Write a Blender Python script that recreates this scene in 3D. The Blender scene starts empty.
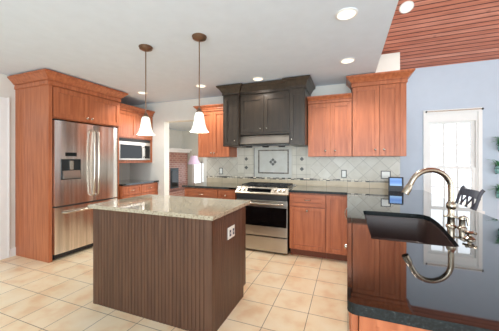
import bpy, bmesh, math, random
from mathutils import Vector, Matrix
C = bpy.context.scene.collection
PI = math.pi
random.seed(4)

# ---------------------------------------------------------------- camera, world, exposure
cam = bpy.data.cameras.new('camera'); camo = bpy.data.objects.new('camera', cam); C.objects.link(camo)
camo.location = (0, 0, 1.325); camo.rotation_euler = (PI/2, 0, 0.371)
cam.sensor_width = 36; cam.lens = 251.3/499*36; cam.shift_y = -5.6/499; cam.clip_start = 0.02
bpy.context.scene.camera = camo
vs = bpy.context.scene.view_settings
vs.view_transform = 'Standard'; vs.look = 'None'; vs.gamma = 1; vs.use_curve_mapping = False
vs.exposure = 0.6
w = bpy.data.worlds.new('sky'); bpy.context.scene.world = w; w.use_nodes = True
WB = w.node_tree.nodes['Background']; WB.inputs[0].default_value = (0.86, 0.93, 1.0, 1); WB.inputs[1].default_value = 1.6

def arealight(loc, rot, size, sy, power, col=(1, 1, 1), name='fill_light'):
    l = bpy.data.lights.new(name, 'AREA'); l.shape = 'RECTANGLE'; l.size = size; l.size_y = sy; l.energy = power; l.color = col
    o = bpy.data.objects.new(name, l); C.objects.link(o); o.location = loc; o.rotation_euler = rot
    return o
def pointlight(loc, power, col, r=0.04, name='bulb_light'):
    l = bpy.data.lights.new(name, 'POINT'); l.energy = power; l.color = col; l.shadow_soft_size = r
    o = bpy.data.objects.new(name, l); C.objects.link(o); o.location = loc; return o
def spotlight(loc, power, col, name='spot_light', ang=2.4):
    l = bpy.data.lights.new(name, 'SPOT'); l.energy = power; l.color = col; l.spot_size = ang; l.spot_blend = .6; l.shadow_soft_size = .06
    o = bpy.data.objects.new(name, l); C.objects.link(o); o.location = loc; return o
# unseen fill panels added: rear one tilted up to brighten the ceiling, one at right
arealight((0.3, -3.0, 1.3), (math.radians(142), 0, 0), 6, 2.4, 210, (0.80, 0.92, 1.0))
arealight((4.1, 0.6, 1.4), (0, math.radians(125), 0), 2.0, 5.5, 45, (0.80, 0.90, 1.0))
CAN_POWER = 30

# ---------------------------------------------------------------- materials
def srgb(r, g, b):
    f = lambda c: (c/255/12.92) if c/255 <= .04045 else ((c/255+.055)/1.055)**2.4
    return (f(r), f(g), f(b), 1)
def mat(name, col, rough=.5, metal=0., spec=.5, **k):
    m = bpy.data.materials.new(name); m.use_nodes = True; b = m.node_tree.nodes['Principled BSDF']
    b.inputs['Base Color'].default_value = col; b.inputs['Roughness'].default_value = rough; b.inputs['Metallic'].default_value = metal
    b.inputs['Specular IOR Level'].default_value = spec
    for a, v in k.items(): b.inputs[a.replace('_', ' ')].default_value = v
    # a slight surface mottling so that no face is perfectly uniform
    N, L = m.node_tree.nodes, m.node_tree.links
    tc = N.new('ShaderNodeTexCoord'); n = N.new('ShaderNodeTexNoise'); n.inputs['Scale'].default_value = 9
    L.new(tc.outputs['Object'], n.inputs['Vector'])
    mx = N.new('ShaderNodeMix'); mx.data_type = 'RGBA'
    L.new(n.outputs['Fac'], mx.inputs[0]); mx.inputs[6].default_value = tuple(c*.96 for c in col[:3])+(1,); mx.inputs[7].default_value = tuple(min(1, c*1.04) for c in col[:3])+(1,)
    L.new(mx.outputs[2], b.inputs['Base Color'])
    return m
def nodes(m): return m.node_tree.nodes, m.node_tree.links, m.node_tree.nodes['Principled BSDF']
def noise(N, L, scale, stretch=(1, 1, 1), detail=4, coord='Object', rough=.5):
    tc = N.new('ShaderNodeTexCoord'); mp = N.new('ShaderNodeMapping'); n = N.new('ShaderNodeTexNoise')
    L.new(tc.outputs[coord], mp.inputs[0]); mp.inputs['Scale'].default_value = stretch
    L.new(mp.outputs[0], n.inputs['Vector']); n.inputs['Scale'].default_value = scale; n.inputs['Detail'].default_value = detail; n.inputs['Roughness'].default_value = rough
    return n, mp
def ramp(N, L, src, stops):
    r = N.new('ShaderNodeValToRGB'); e = r.color_ramp.elements
    while len(e) < len(stops): e.new(.5)
    for i, (p, c) in enumerate(stops): e[i].position = p; e[i].color = c
    L.new(src, r.inputs[0]); return r
def wood(name, c1, c2, rough=.35, stretch=(14, 14, 1), spec=.5):
    m = mat(name, c1, rough, spec=spec); N, L, b = nodes(m)
    n, _ = noise(N, L, 2.2, stretch, 5)
    r = ramp(N, L, n.outputs['Fac'], [(.3, c1), (.7, c2)])
    n2, _ = noise(N, L, 1.3, (1, 1, .6), 2)
    mx = N.new('ShaderNodeMix'); mx.data_type = 'RGBA'; mx.blend_type = 'MULTIPLY'; mx.inputs[0].default_value = .35
    r2 = ramp(N, L, n2.outputs['Fac'], [(.3, (.75, .72, .7, 1)), (.7, (1, 1, 1, 1))])
    L.new(r.outputs[0], mx.inputs[6]); L.new(r2.outputs[0], mx.inputs[7]); L.new(mx.outputs[2], b.inputs['Base Color'])
    return m
CHERRY = wood('cherry_wood', srgb(162, 88, 53), srgb(197, 118, 78))
CHERRYH = wood('cherry_wood_rail', srgb(162, 88, 53), srgb(194, 114, 74), stretch=(1.5, 12, 12))
CHERRYV = wood('cherry_wood_side', srgb(162, 88, 53), srgb(194, 114, 74), stretch=(12, 1.5, 12))
ESP = wood('espresso_wood', srgb(48, 38, 30), srgb(68, 56, 44), .35)
BEAD = wood('brown_beadboard', srgb(76, 50, 37), srgb(102, 71, 53), .4)
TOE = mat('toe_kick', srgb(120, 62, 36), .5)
DARKGAP = mat('dark_gap', srgb(28, 24, 22), .6)
CHROME = mat('brushed_nickel', srgb(205, 195, 182), .22, 1)
NICKEL = mat('satin_nickel_faucet', srgb(176, 162, 145), .22, 1)
BRONZE = mat('bronze', srgb(132, 106, 88), .32, .9)
BLACK = mat('black_enamel', srgb(20, 20, 22), .25)
BLACKGLASS = mat('black_glass', srgb(6, 7, 9), .06)
IRON = mat('cast_iron', srgb(34, 34, 36), .5)
WALL = mat('wall_paint', srgb(222, 220, 212), .8)
WALLB = mat('blue_grey_wall_paint', srgb(194, 206, 220), .8)
CEIL = mat('ceiling_paint', srgb(222, 232, 242), .85)
TRIMW = mat('white_trim', srgb(240, 240, 238), .4)
PLASTIC = mat('white_plastic', srgb(238, 238, 232), .35)
FRAMEGREY = mat('grey_plate_edge', srgb(52, 50, 48), .4)
SINKM = mat('brown_composite', srgb(62, 46, 42), .35)
CHAIRM = wood('slate_painted_wood', srgb(60, 62, 72), srgb(82, 84, 96), .4)
LEAF = mat('leaf_green', srgb(70, 140, 90), .45)
TEAL = mat('teal_glass', srgb(150, 205, 200), .1, Transmission_Weight=.4)
MANTEL = mat('mantel_white', srgb(235, 233, 232), .5)
SHADEP = mat('mauve_lamp_shade', srgb(200, 176, 198), .8)

def steel():
    m = mat('stainless_steel', srgb(196, 190, 184), .26, 1); N, L, b = nodes(m)
    n, _ = noise(N, L, 3, (9, 9, .25), 3)
    r = ramp(N, L, n.outputs['Fac'], [(.25, srgb(196, 190, 184)), (.75, srgb(244, 240, 234))])
    L.new(r.outputs[0], b.inputs['Base Color'])
    n2, _ = noise(N, L, 1.1, (4.5, 4.5, .5), 1)
    bp = N.new('ShaderNodeBump'); bp.inputs['Strength'].default_value = .6; bp.inputs['Distance'].default_value = .03
    L.new(n2.outputs['Fac'], bp.inputs['Height']); L.new(bp.outputs[0], b.inputs['Normal'])
    return m
STEEL = steel()
STEELR = mat('steel_plain', srgb(190, 184, 176), .28, 1)

def floor_tile():
    m = mat('floor_tile', srgb(222, 194, 158), .3); N, L, b = nodes(m)
    tc = N.new('ShaderNodeTexCoord'); mp = N.new('ShaderNodeMapping'); L.new(tc.outputs['Object'], mp.inputs[0])
    T = .319; mp.inputs['Location'].default_value = (.632+20*T, -1.885+20*T, 0)
    br = N.new('ShaderNodeTexBrick'); L.new(mp.outputs[0], br.inputs['Vector']); br.offset = 0; br.squash = 1
    br.inputs['Scale'].default_value = 1; br.inputs['Brick Width'].default_value = T; br.inputs['Row Height'].default_value = T
    br.inputs['Mortar Size'].default_value = .003; br.inputs['Mortar Smooth'].default_value = .2; br.inputs['Bias'].default_value = 0
    br.inputs['Color1'].default_value = srgb(238, 214, 182); br.inputs['Color2'].default_value = srgb(226, 196, 160); br.inputs['Mortar'].default_value = srgb(140, 118, 98)
    n, _ = noise(N, L, 4.5, (1, 1, 1), 6)
    r = ramp(N, L, n.outputs['Fac'], [(.35, srgb(232, 190, 144)), (.5, srgb(246, 226, 190)), (.68, srgb(252, 240, 212))])
    mx = N.new('ShaderNodeMix'); mx.data_type = 'RGBA'; mx.inputs[0].default_value = .55
    L.new(br.outputs['Color'], mx.inputs[6]); L.new(r.outputs[0], mx.inputs[7])
    m2 = N.new('ShaderNodeMix'); m2.data_type = 'RGBA'; L.new(br.outputs['Fac'], m2.inputs[0]); L.new(mx.outputs[2], m2.inputs[6]); m2.inputs[7].default_value = srgb(138, 116, 96)
    L.new(m2.outputs[2], b.inputs['Base Color'])
    return m
FLOOR = floor_tile()

def granite(name, stops, scale, rough, spec=.5, coat=0):
    m = mat(name, stops[0][1], rough, spec=spec); N, L, b = nodes(m)
    n, _ = noise(N, L, scale, (1, 1, 1), 3, rough=.7)
    r = ramp(N, L, n.outputs['Fac'], stops); r.color_ramp.interpolation = 'LINEAR'
    L.new(r.outputs[0], b.inputs['Base Color']); b.inputs['Coat Weight'].default_value = coat; b.inputs['Coat Roughness'].default_value = .03; b.inputs['Coat IOR'].default_value = 1.7
    return m
GBLACK = granite('black_granite', [(.45, srgb(8, 10, 10)), (.62, srgb(20, 24, 22)), (.75, srgb(70, 70, 62))], 160, .04, .15, .9)
GEDGE = granite('black_granite_edge', [(.45, srgb(10, 16, 18)), (.62, srgb(28, 38, 40)), (.75, srgb(80, 88, 84))], 160, .4, .3, 0)
GBEIGE = granite('beige_granite', [(.34, srgb(112, 98, 80)), (.46, srgb(168, 156, 134)), (.56, srgb(188, 178, 156)), (.72, srgb(142, 124, 100))], 60, .06, .5, .2)

def wood_ceiling():
    m = mat('plank_ceiling', srgb(150, 80, 56), .4); N, L, b = nodes(m)
    tc = N.new('ShaderNodeTexCoord'); mp = N.new('ShaderNodeMapping'); L.new(tc.outputs['Object'], mp.inputs[0])
    br = N.new('ShaderNodeTexBrick'); L.new(mp.outputs[0], br.inputs['Vector']); br.offset = .5
    br.inputs['Scale'].default_value = 1; br.inputs['Brick Width'].default_value = 40; br.inputs['Row Height'].default_value = .062
    br.inputs['Mortar Size'].default_value = .007; br.inputs['Mortar Smooth'].default_value = .5
    br.inputs['Color1'].default_value = srgb(214, 146, 124); br.inputs['Color2'].default_value = srgb(196, 122, 98); br.inputs['Mortar'].default_value = srgb(84, 38, 30)
    n, _ = noise(N, L, 3, (1, 9, 1), 4)
    r = ramp(N, L, n.outputs['Fac'], [(.3, (.72, .66, .64, 1)), (.6, (1, 1, 1, 1))])
    v = N.new('ShaderNodeTexVoronoi'); v.inputs['Scale'].default_value = 2.6; L.new(tc.outputs['Object'], v.inputs['Vector'])
    rk = ramp(N, L, v.outputs['Distance'], [(.03, (.45, .38, .38, 1)), (.09, (1, 1, 1, 1))])
    mx = N.new('ShaderNodeMix'); mx.data_type = 'RGBA'; mx.blend_type = 'MULTIPLY'; mx.inputs[0].default_value = 1
    L.new(br.outputs['Color'], mx.inputs[6]); L.new(r.outputs[0], mx.inputs[7])
    m3 = N.new('ShaderNodeMix'); m3.data_type = 'RGBA'; m3.blend_type = 'MULTIPLY'; m3.inputs[0].default_value = 1
    L.new(mx.outputs[2], m3.inputs[6]); L.new(rk.outputs[0], m3.inputs[7]); L.new(m3.outputs[2], b.inputs['Base Color'])
    bp = N.new('ShaderNodeBump'); bp.inputs['Strength'].default_value = .6; bp.inputs['Distance'].default_value = .01; bp.invert = True
    L.new(br.outputs['Fac'], bp.inputs['Height']); L.new(bp.outputs[0], b.inputs['Normal'])
    return m
PLANK = wood_ceiling()

def tile_mat(name, size, diag, c1, c2, grout, msize=.0028, height=None, off=(0, 0)):
    """wall tile laid in the x-z plane of the object"""
    m = mat(name, c1, .3); N, L, b = nodes(m)
    tc = N.new('ShaderNodeTexCoord'); sx = N.new('ShaderNodeSeparateXYZ'); cb = N.new('ShaderNodeCombineXYZ')
    L.new(tc.outputs['Object'], sx.inputs[0]); L.new(sx.outputs['X'], cb.inputs['X']); L.new(sx.outputs['Z'], cb.inputs['Y'])
    mp = N.new('ShaderNodeMapping'); L.new(cb.outputs[0], mp.inputs[0]); mp.inputs['Location'].default_value = (off[0], off[1], 0)
    if diag: mp.inputs['Rotation'].default_value = (0, 0, PI/4)
    br = N.new('ShaderNodeTexBrick'); br.offset = 0; L.new(mp.outputs[0], br.inputs['Vector']); br.inputs['Scale'].default_value = 1
    br.inputs['Brick Width'].default_value = size; br.inputs['Row Height'].default_value = height or size
    br.inputs['Mortar Size'].default_value = msize; br.inputs['Mortar Smooth'].default_value = .3
    br.inputs['Color1'].default_value = c1; br.inputs['Color2'].default_value = c2; br.inputs['Mortar'].default_value = grout
    n, _ = noise(N, L, 9, (1, 1, 1), 5)
    r = ramp(N, L, n.outputs['Fac'], [(.3, (.88, .86, .82, 1)), (.7, (1, 1, 1, 1))])
    mx = N.new('ShaderNodeMix'); mx.data_type = 'RGBA'; mx.blend_type = 'MULTIPLY'; mx.inputs[0].default_value = 1
    L.new(br.outputs['Color'], mx.inputs[6]); L.new(r.outputs[0], mx.inputs[7]); L.new(mx.outputs[2], b.inputs['Base Color'])
    return m
TDIAG = tile_mat('diagonal_travertine', .155, True, srgb(218, 214, 202), srgb(204, 198, 184), srgb(168, 162, 150), .003)
TSTR = tile_mat('straight_travertine', .152, False, srgb(218, 213, 200), srgb(206, 200, 186), srgb(172, 166, 152), .003, off=(.0, -.03))
TBASE = tile_mat('base_row_travertine', .30, False, srgb(214, 198, 170), srgb(204, 188, 160), srgb(160, 146, 124), .003)
TPANEL = tile_mat('panel_travertine', 4, False, srgb(206, 206, 200), srgb(200, 200, 194), srgb(170, 166, 158), .0001)
MOSAIC = tile_mat('mosaic', .05, False, srgb(8, 6, 5), srgb(250, 240, 220), srgb(60, 52, 44), .002, .02, off=(0, .004))
MOSAICD = tile_mat('dark_mosaic', .024, False, srgb(34, 30, 28), srgb(128, 118, 104), srgb(140, 132, 120), .002, .022)
BRICK = tile_mat('fireplace_brick', .2, False, srgb(176, 124, 112), srgb(152, 100, 90), srgb(196, 176, 166), .008, .075)
[n for n in BRICK.node_tree.nodes if n.type == 'TEX_BRICK'][0].offset = .5
ACCENT = mat('accent_pewter', srgb(92, 92, 90), .4, .3)

def emis(name, col, st):
    m = bpy.data.materials.new(name); m.use_nodes = True; N = m.node_tree.nodes; L = m.node_tree.links
    for n in list(N):
        if n.type != 'OUTPUT_MATERIAL': N.remove(n)
    e = N.new('ShaderNodeEmission'); e.inputs[0].default_value = col; e.inputs[1].default_value = st
    L.new(e.outputs[0], [n for n in N if n.type == 'OUTPUT_MATERIAL'][0].inputs[0]); return m
LAMP = emis('lamp_disc', srgb(255, 238, 205), 1.3)
def shade_glass():
    m = mat('frosted_pendant_glass', srgb(245, 248, 238), .4); N, L, b = nodes(m)
    b.inputs['Emission Color'].default_value = srgb(240, 250, 225); b.inputs['Emission Strength'].default_value = .35
    return m
PGLASS = shade_glass()
def clear_glass():
    m = bpy.data.materials.new('window_glass'); m.use_nodes = True; N = m.node_tree.nodes; L = m.node_tree.links
    for n in list(N):
        if n.type != 'OUTPUT_MATERIAL': N.remove(n)
    t = N.new('ShaderNodeBsdfTransparent'); g = N.new('ShaderNodeBsdfGlossy'); g.inputs['Roughness'].default_value = .02
    mx = N.new('ShaderNodeMixShader'); fr = N.new('ShaderNodeFresnel'); fr.inputs[0].default_value = 1.3
    L.new(fr.outputs[0], mx.inputs[0]); L.new(t.outputs[0], mx.inputs[1]); L.new(g.outputs[0], mx.inputs[2])
    L.new(mx.outputs[0], [n for n in N if n.type == 'OUTPUT_MATERIAL'][0].inputs[0]); return m
GLASS = clear_glass()
def screen():
    m = emis('blue_screen', srgb(120, 160, 225), .8); N = m.node_tree.nodes; L = m.node_tree.links
    e = [n for n in N if n.type == 'EMISSION'][0]
    tc = N.new('ShaderNodeTexCoord'); sx = N.new('ShaderNodeSeparateXYZ'); L.new(tc.outputs['Object'], sx.inputs[0])
    mr = N.new('ShaderNodeMapRange'); mr.inputs[1].default_value = .07; mr.inputs[2].default_value = .18; L.new(sx.outputs['Z'], mr.inputs[0])
    r = ramp(N, L, mr.outputs[0], [(0, srgb(168, 205, 245)), (.45, srgb(120, 158, 225)), (1, srgb(150, 190, 240))]); L.new(r.outputs[0], e.inputs[0])
    return m
SCREEN = screen()

# ---------------------------------------------------------------- mesh helpers
def bx(bm, x0, x1, y0, y1, z0, z1, bev=0):
    vs_ = [bm.verts.new((x, y, z)) for x in (min(x0, x1), max(x0, x1)) for y in (min(y0, y1), max(y0, y1)) for z in (min(z0, z1), max(z0, z1))]
    idx = [(0, 1, 3, 2), (4, 6, 7, 5), (0, 4, 5, 1), (2, 3, 7, 6), (0, 2, 6, 4), (1, 5, 7, 3)]
    fs = [bm.faces.new([vs_[i] for i in f]) for f in idx]
    if bev:
        es = list({e for f in fs for e in f.edges})
        bmesh.ops.bevel(bm, geom=es, offset=bev, segments=2, affect='EDGES', profile=.7)
def prism(bm, poly, axis, a, b_):
    """poly: list of 2-D points in the plane across axis ('x': (y,z), 'y': (x,z), 'z': (x,y)); extruded from a to b_"""
    mk = {'x': lambda p, t: (t, p[0], p[1]), 'y': lambda p, t: (p[0], t, p[1]), 'z': lambda p, t: (p[0], p[1], t)}[axis]
    A = [bm.verts.new(mk(p, a)) for p in poly]; B = [bm.verts.new(mk(p, b_)) for p in poly]; n = len(poly)
    bm.faces.new(A); bm.faces.new(B[::-1])
    for i in range(n): bm.faces.new([A[i], B[i], B[(i+1) % n], A[(i+1) % n]])
def lathe(bm, prof, c=(0, 0, 0), seg=24, axis='z'):
    rings = []
    for r, z in prof:
        ring = []
        for k in range(seg):
            a = 2*PI*k/seg; u, v = r*math.cos(a), r*math.sin(a)
            p = {'z': (u, v, z), 'y': (u, z, v), 'x': (z, u, v)}[axis]
            ring.append(bm.verts.new((c[0]+p[0], c[1]+p[1], c[2]+p[2])))
        rings.append(ring)
    for A, B in zip(rings, rings[1:]):
        for k in range(seg): bm.faces.new([A[k], A[(k+1) % seg], B[(k+1) % seg], B[k]])
    bm.faces.new(rings[0][::-1]); bm.faces.new(rings[-1])
def tube(bm, pts, r, seg=12):
    pts = [Vector(p) for p in pts]; rs = r if isinstance(r, (list, tuple)) else [r]*len(pts)
    rings = []; up = None
    for i, p in enumerate(pts):
        t = (pts[min(i+1, len(pts)-1)]-pts[max(i-1, 0)]).normalized()
        if up is None: up = t.orthogonal().normalized()
        up = (up-t*up.dot(t)).normalized(); s_ = t.cross(up)
        rings.append([bm.verts.new(p+(up*math.cos(2*PI*k/seg)+s_*math.sin(2*PI*k/seg))*rs[i]) for k in range(seg)])
    for A, B in zip(rings, rings[1:]):
        for k in range(seg): bm.faces.new([A[k], A[(k+1) % seg], B[(k+1) % seg], B[k]])
    bm.faces.new(rings[0][::-1]); bm.faces.new(rings[-1])
def sweep(bm, path, prof):
    """path: open polyline in xy; prof: closed polygon of (out, z); out is to the right of the direction of travel"""
    P = [Vector((p[0], p[1])) for p in path]; n = len(P); rings = []
    for i in range(n):
        d0 = (P[i]-P[i-1]).normalized() if i else (P[1]-P[0]).normalized()
        d1 = (P[i+1]-P[i]).normalized() if i < n-1 else d0
        n0 = Vector((d0.y, -d0.x)); n1 = Vector((d1.y, -d1.x)); m = (n0+n1); m = m/(m.dot(n0)) if m.length > 1e-6 else n0
        rings.append([bm.verts.new((P[i].x+m.x*o, P[i].y+m.y*o, z)) for o, z in prof])
    k = len(prof)
    for A, B in zip(rings, rings[1:]):
        for j in range(k): bm.faces.new([A[j], A[(j+1) % k], B[(j+1) % k], B[j]])
    bm.faces.new(rings[0][::-1]); bm.faces.new(rings[-1])
def obj(name, bm, m, parent=None, smooth=False, loc=(0, 0, 0), rot=(0, 0, 0)):
    bmesh.ops.recalc_face_normals(bm, faces=bm.faces[:])
    me = bpy.data.meshes.new(name); bm.to_mesh(me); bm.free()
    if smooth:
        for p in me.polygons: p.use_smooth = True
        try: me.set_sharp_from_angle(angle=math.radians(40))
        except Exception: pass
    for mm in (m if isinstance(m, (list, tuple)) else [m]): me.materials.append(mm)
    o = bpy.data.objects.new(name, me); C.objects.link(o); o.parent = parent; o.location = loc; o.rotation_euler = rot
    return o
def B(): return bmesh.new()
def box(name, m, dims, parent=None, bev=0):
    b = B(); bx(b, *dims, bev=bev); return obj(name, b, m, parent)
def tag(o, label, cat, group=None):
    o['label'] = label; o['category'] = cat
    if group: o['group'] = group
    return o
def thing(name, label, cat, loc=(0, 0, 0), rz=0, group=None):
    o = bpy.data.objects.new(name, None); C.objects.link(o); o.location = loc; o.rotation_euler = (0, 0, rz); o.empty_display_size = .1
    return tag(o, label, cat, group)
def struct(o): o['kind'] = 'structure'; return o

# ---------------------------------------------------------------- room shell
YB = 4.05; YF = 4.43; ZC = 2.475; XL = -4.30; XE = .345; XW = .689; SL = .5
def zw(y): return 2.892-SL*(y-YB)
struct(box('floor', FLOOR, (-9, 5, -3.2, 10, -.1, 0)))
struct(box('ceiling', CEIL, (XL-.1, XE, -3.2, YB, ZC, ZC+.12)))
# range wall with the doorway to the family room, rising to the plank ceiling at its right end
b = B(); bx(b, XL-.1, -3.40, YB, YB+.15, 0, ZC+.12); bx(b, -3.40, -2.50, YB, YB+.15, 2.085, ZC+.12); bx(b, -2.50, XE, YB, YB+.15, 0, ZC+.12)
bx(b, XE, XW, YB, YB+.15, 0, zw(YB+.15)+.02)
struct(obj('wall_back', b, WALL))
struct(box('wall_back_return', WALL, (XW-.15, XW, YB+.15, YF+.01, 0, zw(YF)+.01)))
b = B(); bx(b, XL-.1, XL, 1.905, YB, 0, ZC); bx(b, XL-.1, XL, 1.0, 1.905, 2.09, ZC); bx(b, XL-.1, XL, -3.2, 1.0, 0, ZC)
struct(obj('wall_left', b, WALL))
b = B(); bx(b, XL, XL+.02, 1.905, 1.985, 0, 2.16); bx(b, XL, XL+.02, .92, 1.0, 0, 2.16); bx(b, XL, XL+.02, 1.0, 1.905, 2.08, 2.16); bx(b, XL, XL+.028, 1.985, 2.0, 0, 2.17)
struct(obj('trim_1', b, TRIMW))
struct(box('baseboard_left', TRIMW, (XL, XL+.015, 2.0, 2.074, 0, .11)))
struct(box('wall_left_hall', WALL, (XL-1.6, XL-1.5, -3.2, 4.0, 0, ZC)))
# far wall of the dining side with its window
WX0, WX1, WZ0, WZ1 = 1.10, 1.70, .62, 2.0
b = B(); bx(b, XW-.15, WX0, YF, YF+.15, 0, zw(YF)+.0); bx(b, WX1, 5, YF, YF+.15, 0, zw(YF)); bx(b, WX0, WX1, YF, YF+.15, 0, WZ0); bx(b, WX0, WX1, YF, YF+.15, WZ1, zw(YF))
struct(obj('wall_far', b, WALLB))
# sloped plank ceiling
b = B(); yr = -3.2
Lp = math.hypot(YF+.2-yr, SL*(YF+.2-yr))
bx(b, 0, 5-XE+.0, -Lp, 0, 0, .08)
struct(obj('ceiling_planks', b, PLANK, loc=(XE-.0, YF+.2, zw(YF+.2)), rot=(-math.atan(SL), 0, 0)))
b = B(); prism(b, [(-3.2, ZC+.12), (YB, ZC+.12), (YB, zw(YB)), (-3.2, zw(-3.2))], 'x', XE-.1, XE-.001)
struct(obj('wall_gable', b, WALL))
# right wall, out of view; two openings added for streaks reflected in the refrigerator
b = B()
for y0, y1 in ((-3.2, -1.9), (-.2, .6), (2.3, YF)): bx(b, 4.2, 4.35, y0, y1, 0, zw(y1))
for y0, y1 in ((-1.9, -.2), (.6, 2.3)): bx(b, 4.2, 4.35, y0, y1, 0, .4); bx(b, 4.2, 4.35, y0, y1, 2.3, zw(y1))
struct(obj('wall_right', b, WALL))
b = B(); bx(b, XL-1.6, -1.2, -3.35, -3.2, 0, ZC); bx(b, 2.6, 4.35, -3.35, -3.2, 0, 5.9); bx(b, -1.2, 2.6, -3.35, -3.2, 2.4, 5.9)
struct(obj('wall_rear', b, WALL))

# window in the far wall
b = B(); y0 = YF-.02
bx(b, WX0-.045, WX0, y0, YF, WZ0-.04, WZ1+.055); bx(b, WX1, WX1+.045, y0, YF, WZ0-.04, WZ1+.055)
bx(b, WX0, WX1, y0, YF, WZ1, WZ1+.055); bx(b, WX0-.06, WX1+.06, y0-.03, YF, WZ0-.04, WZ0)
bx(b, WX0, WX0+.02, YF, YF+.12, WZ0, WZ1); bx(b, WX1-.02, WX1, YF, YF+.12, WZ0, WZ1); bx(b, WX0+.02, WX1-.02, YF, YF+.12, WZ1-.12, WZ1)
wf = struct(obj('window_1', b, TRIMW))
def sash(za, zb_, y):
    b = B(); x0, x1 = WX0+.022, WX1-.022
    bx(b, x0, x0+.04, y, y+.03, za, zb_); bx(b, x1-.04, x1, y, y+.03, za, zb_); bx(b, x0+.04, x1-.04, y, y+.03, za, za+.05); bx(b, x0+.04, x1-.04, y, y+.03, zb_-.03, zb_)
    w_ = (x1-x0-.08)/3
    for k in (1, 2): bx(b, x0+.04+w_*k-.009, x0+.04+w_*k+.009, y+.003, y+.027, za+.05, zb_-.03)
    zm = (za+.05+zb_-.03)/2; bx(b, x0+.04, x1-.04, y+.007, y+.023, zm-.009, zm+.009)
    s_ = obj('sash', b, TRIMW, wf); obj('pane', (lambda q: (bx(q, x0+.04, x1-.04, y+.013, y+.017, za+.05, zb_-.03), q)[1])(B()), GLASS, s_)
sash(1.19, 1.88, YF+.035); sash(WZ0, 1.22, YF+.003)
b = B(); tube(b, [(1.085, YF-.045, 2.03), (1.735, YF-.045, 2.03)], .0065); 
r_ = thing('curtain_rod', 'thin pewter curtain rod above the bright dining window', 'curtain rod', (0, 0, 0))
obj('rod', b, CHROME, r_, True)
for x in (1.085, 1.738):
    b = B(); lathe(b, [(.004, -.012), (.014, -.006), (.015, .004), (.004, .012)], (x, YF-.045, 2.03), 12, 'x'); bx(b, x-.004, x+.004, YF-.045, YF-.001, 2.024, 2.036); obj('bracket', b, IRON, r_, True)

# family room beyond the doorway
struct(box('wall_family_left', WALL, (-6.35, -6.2, 4.2, 8.6, 0, ZC)))
b = B(); bx(b, -6.35, -5.72, 8.45, 8.6, 0, ZC); bx(b, -4.85, .5, 8.45, 8.6, 0, ZC); bx(b, -5.72, -4.85, 8.45, 8.6, 0, .35); bx(b, -5.72, -4.85, 8.45, 8.6, 1.26, ZC)
struct(obj('wall_family_far', b, WALL))
struct(box('ceiling_family', CEIL, (-6.35, .5, 4.2, 8.6, ZC, ZC+.1)))
b = B()
for x0, x1 in ((-5.72, -5.66), (-4.91, -4.85), (-5.31, -5.26)): bx(b, x0, x1, 8.43, 8.5, .35, 1.26)
bx(b, -5.72, -4.85, 8.43, 8.5, 1.2, 1.26); bx(b, -5.72, -4.85, 8.43, 8.5, .35, .41)
w2 = struct(obj('window_2', b, TRIMW)); q = B(); bx(q, -5.66, -4.91, 8.46, 8.47, .41, 1.2); obj('pane', q, GLASS, w2)
arealight((-2.2, 5.6, 2.4), (0, math.radians(25), 0), 2.0, 1.5, 70, (1, .96, .95))  # added fill panel that brightens the family room, no real source there

def fireplace():
    t = thing('fireplace', 'red brick fireplace with white mantel in the family room past the doorway', 'fireplace', (-6.195, 7.0, 0), PI/2)
    # local x runs along the wall, local -y faces the room
    b = B(); bx(b, -.8, .28, -.35, 0, .02, 1.60); bx(b, .28, .74, -.35, 0, 1.03, 1.6); bx(b, .74, 1.32, -.35, 0, .02, 1.6); bx(b, .28, .74, -.35, 0, .02, .3)
    obj('brick_surround', b, BRICK, t)
    b = B(); bx(b, .28, .74, -.36, -.31, .3, 1.03); obj('firebox', b, mat('firebox_black', srgb(44, 58, 66), .35), t)
    b = B(); bx(b, .34, .68, -.37, -.36, .36, .93); obj('firebox_glass', b, BLACKGLASS, t)
    b = B(); bx(b, -.9, 1.42, -.48, 0, 1.68, 1.75, .01); bx(b, -.85, 1.38, -.42, 0, 1.60, 1.68); obj('mantel', b, MANTEL, t)
    b = B(); bx(b, -.9, 1.40, -.75, -.38, .0, .25, .01); obj('hearth', b, BRICK, t)
fireplace()
def floor_lamp():
    t = thing('floor_lamp', 'floor lamp with mauve shade in the family room beyond the doorway', 'lamp', (-3.77, 5.65, 0))
    b = B(); lathe(b, [(.13, 0), (.13, .015), (.03, .03), (.012, .04)]); obj('base', b, BRONZE, t, True)
    b = B(); tube(b, [(0, 0, .03), (0, 0, 1.4)], .011); obj('pole', b, BRONZE, t, True)
    b = B(); lathe(b, [(.165, 1.21), (.075, 1.43), (.07, 1.43), (.16, 1.21)]); obj('lamp_shade', b, SHADEP, t, True)
    b = B(); lathe(b, [(.008, 1.4), (.014, 1.45), (.003, 1.475)], seg=12); obj('finial', b, BRONZE, t, True)
floor_lamp()

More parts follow.
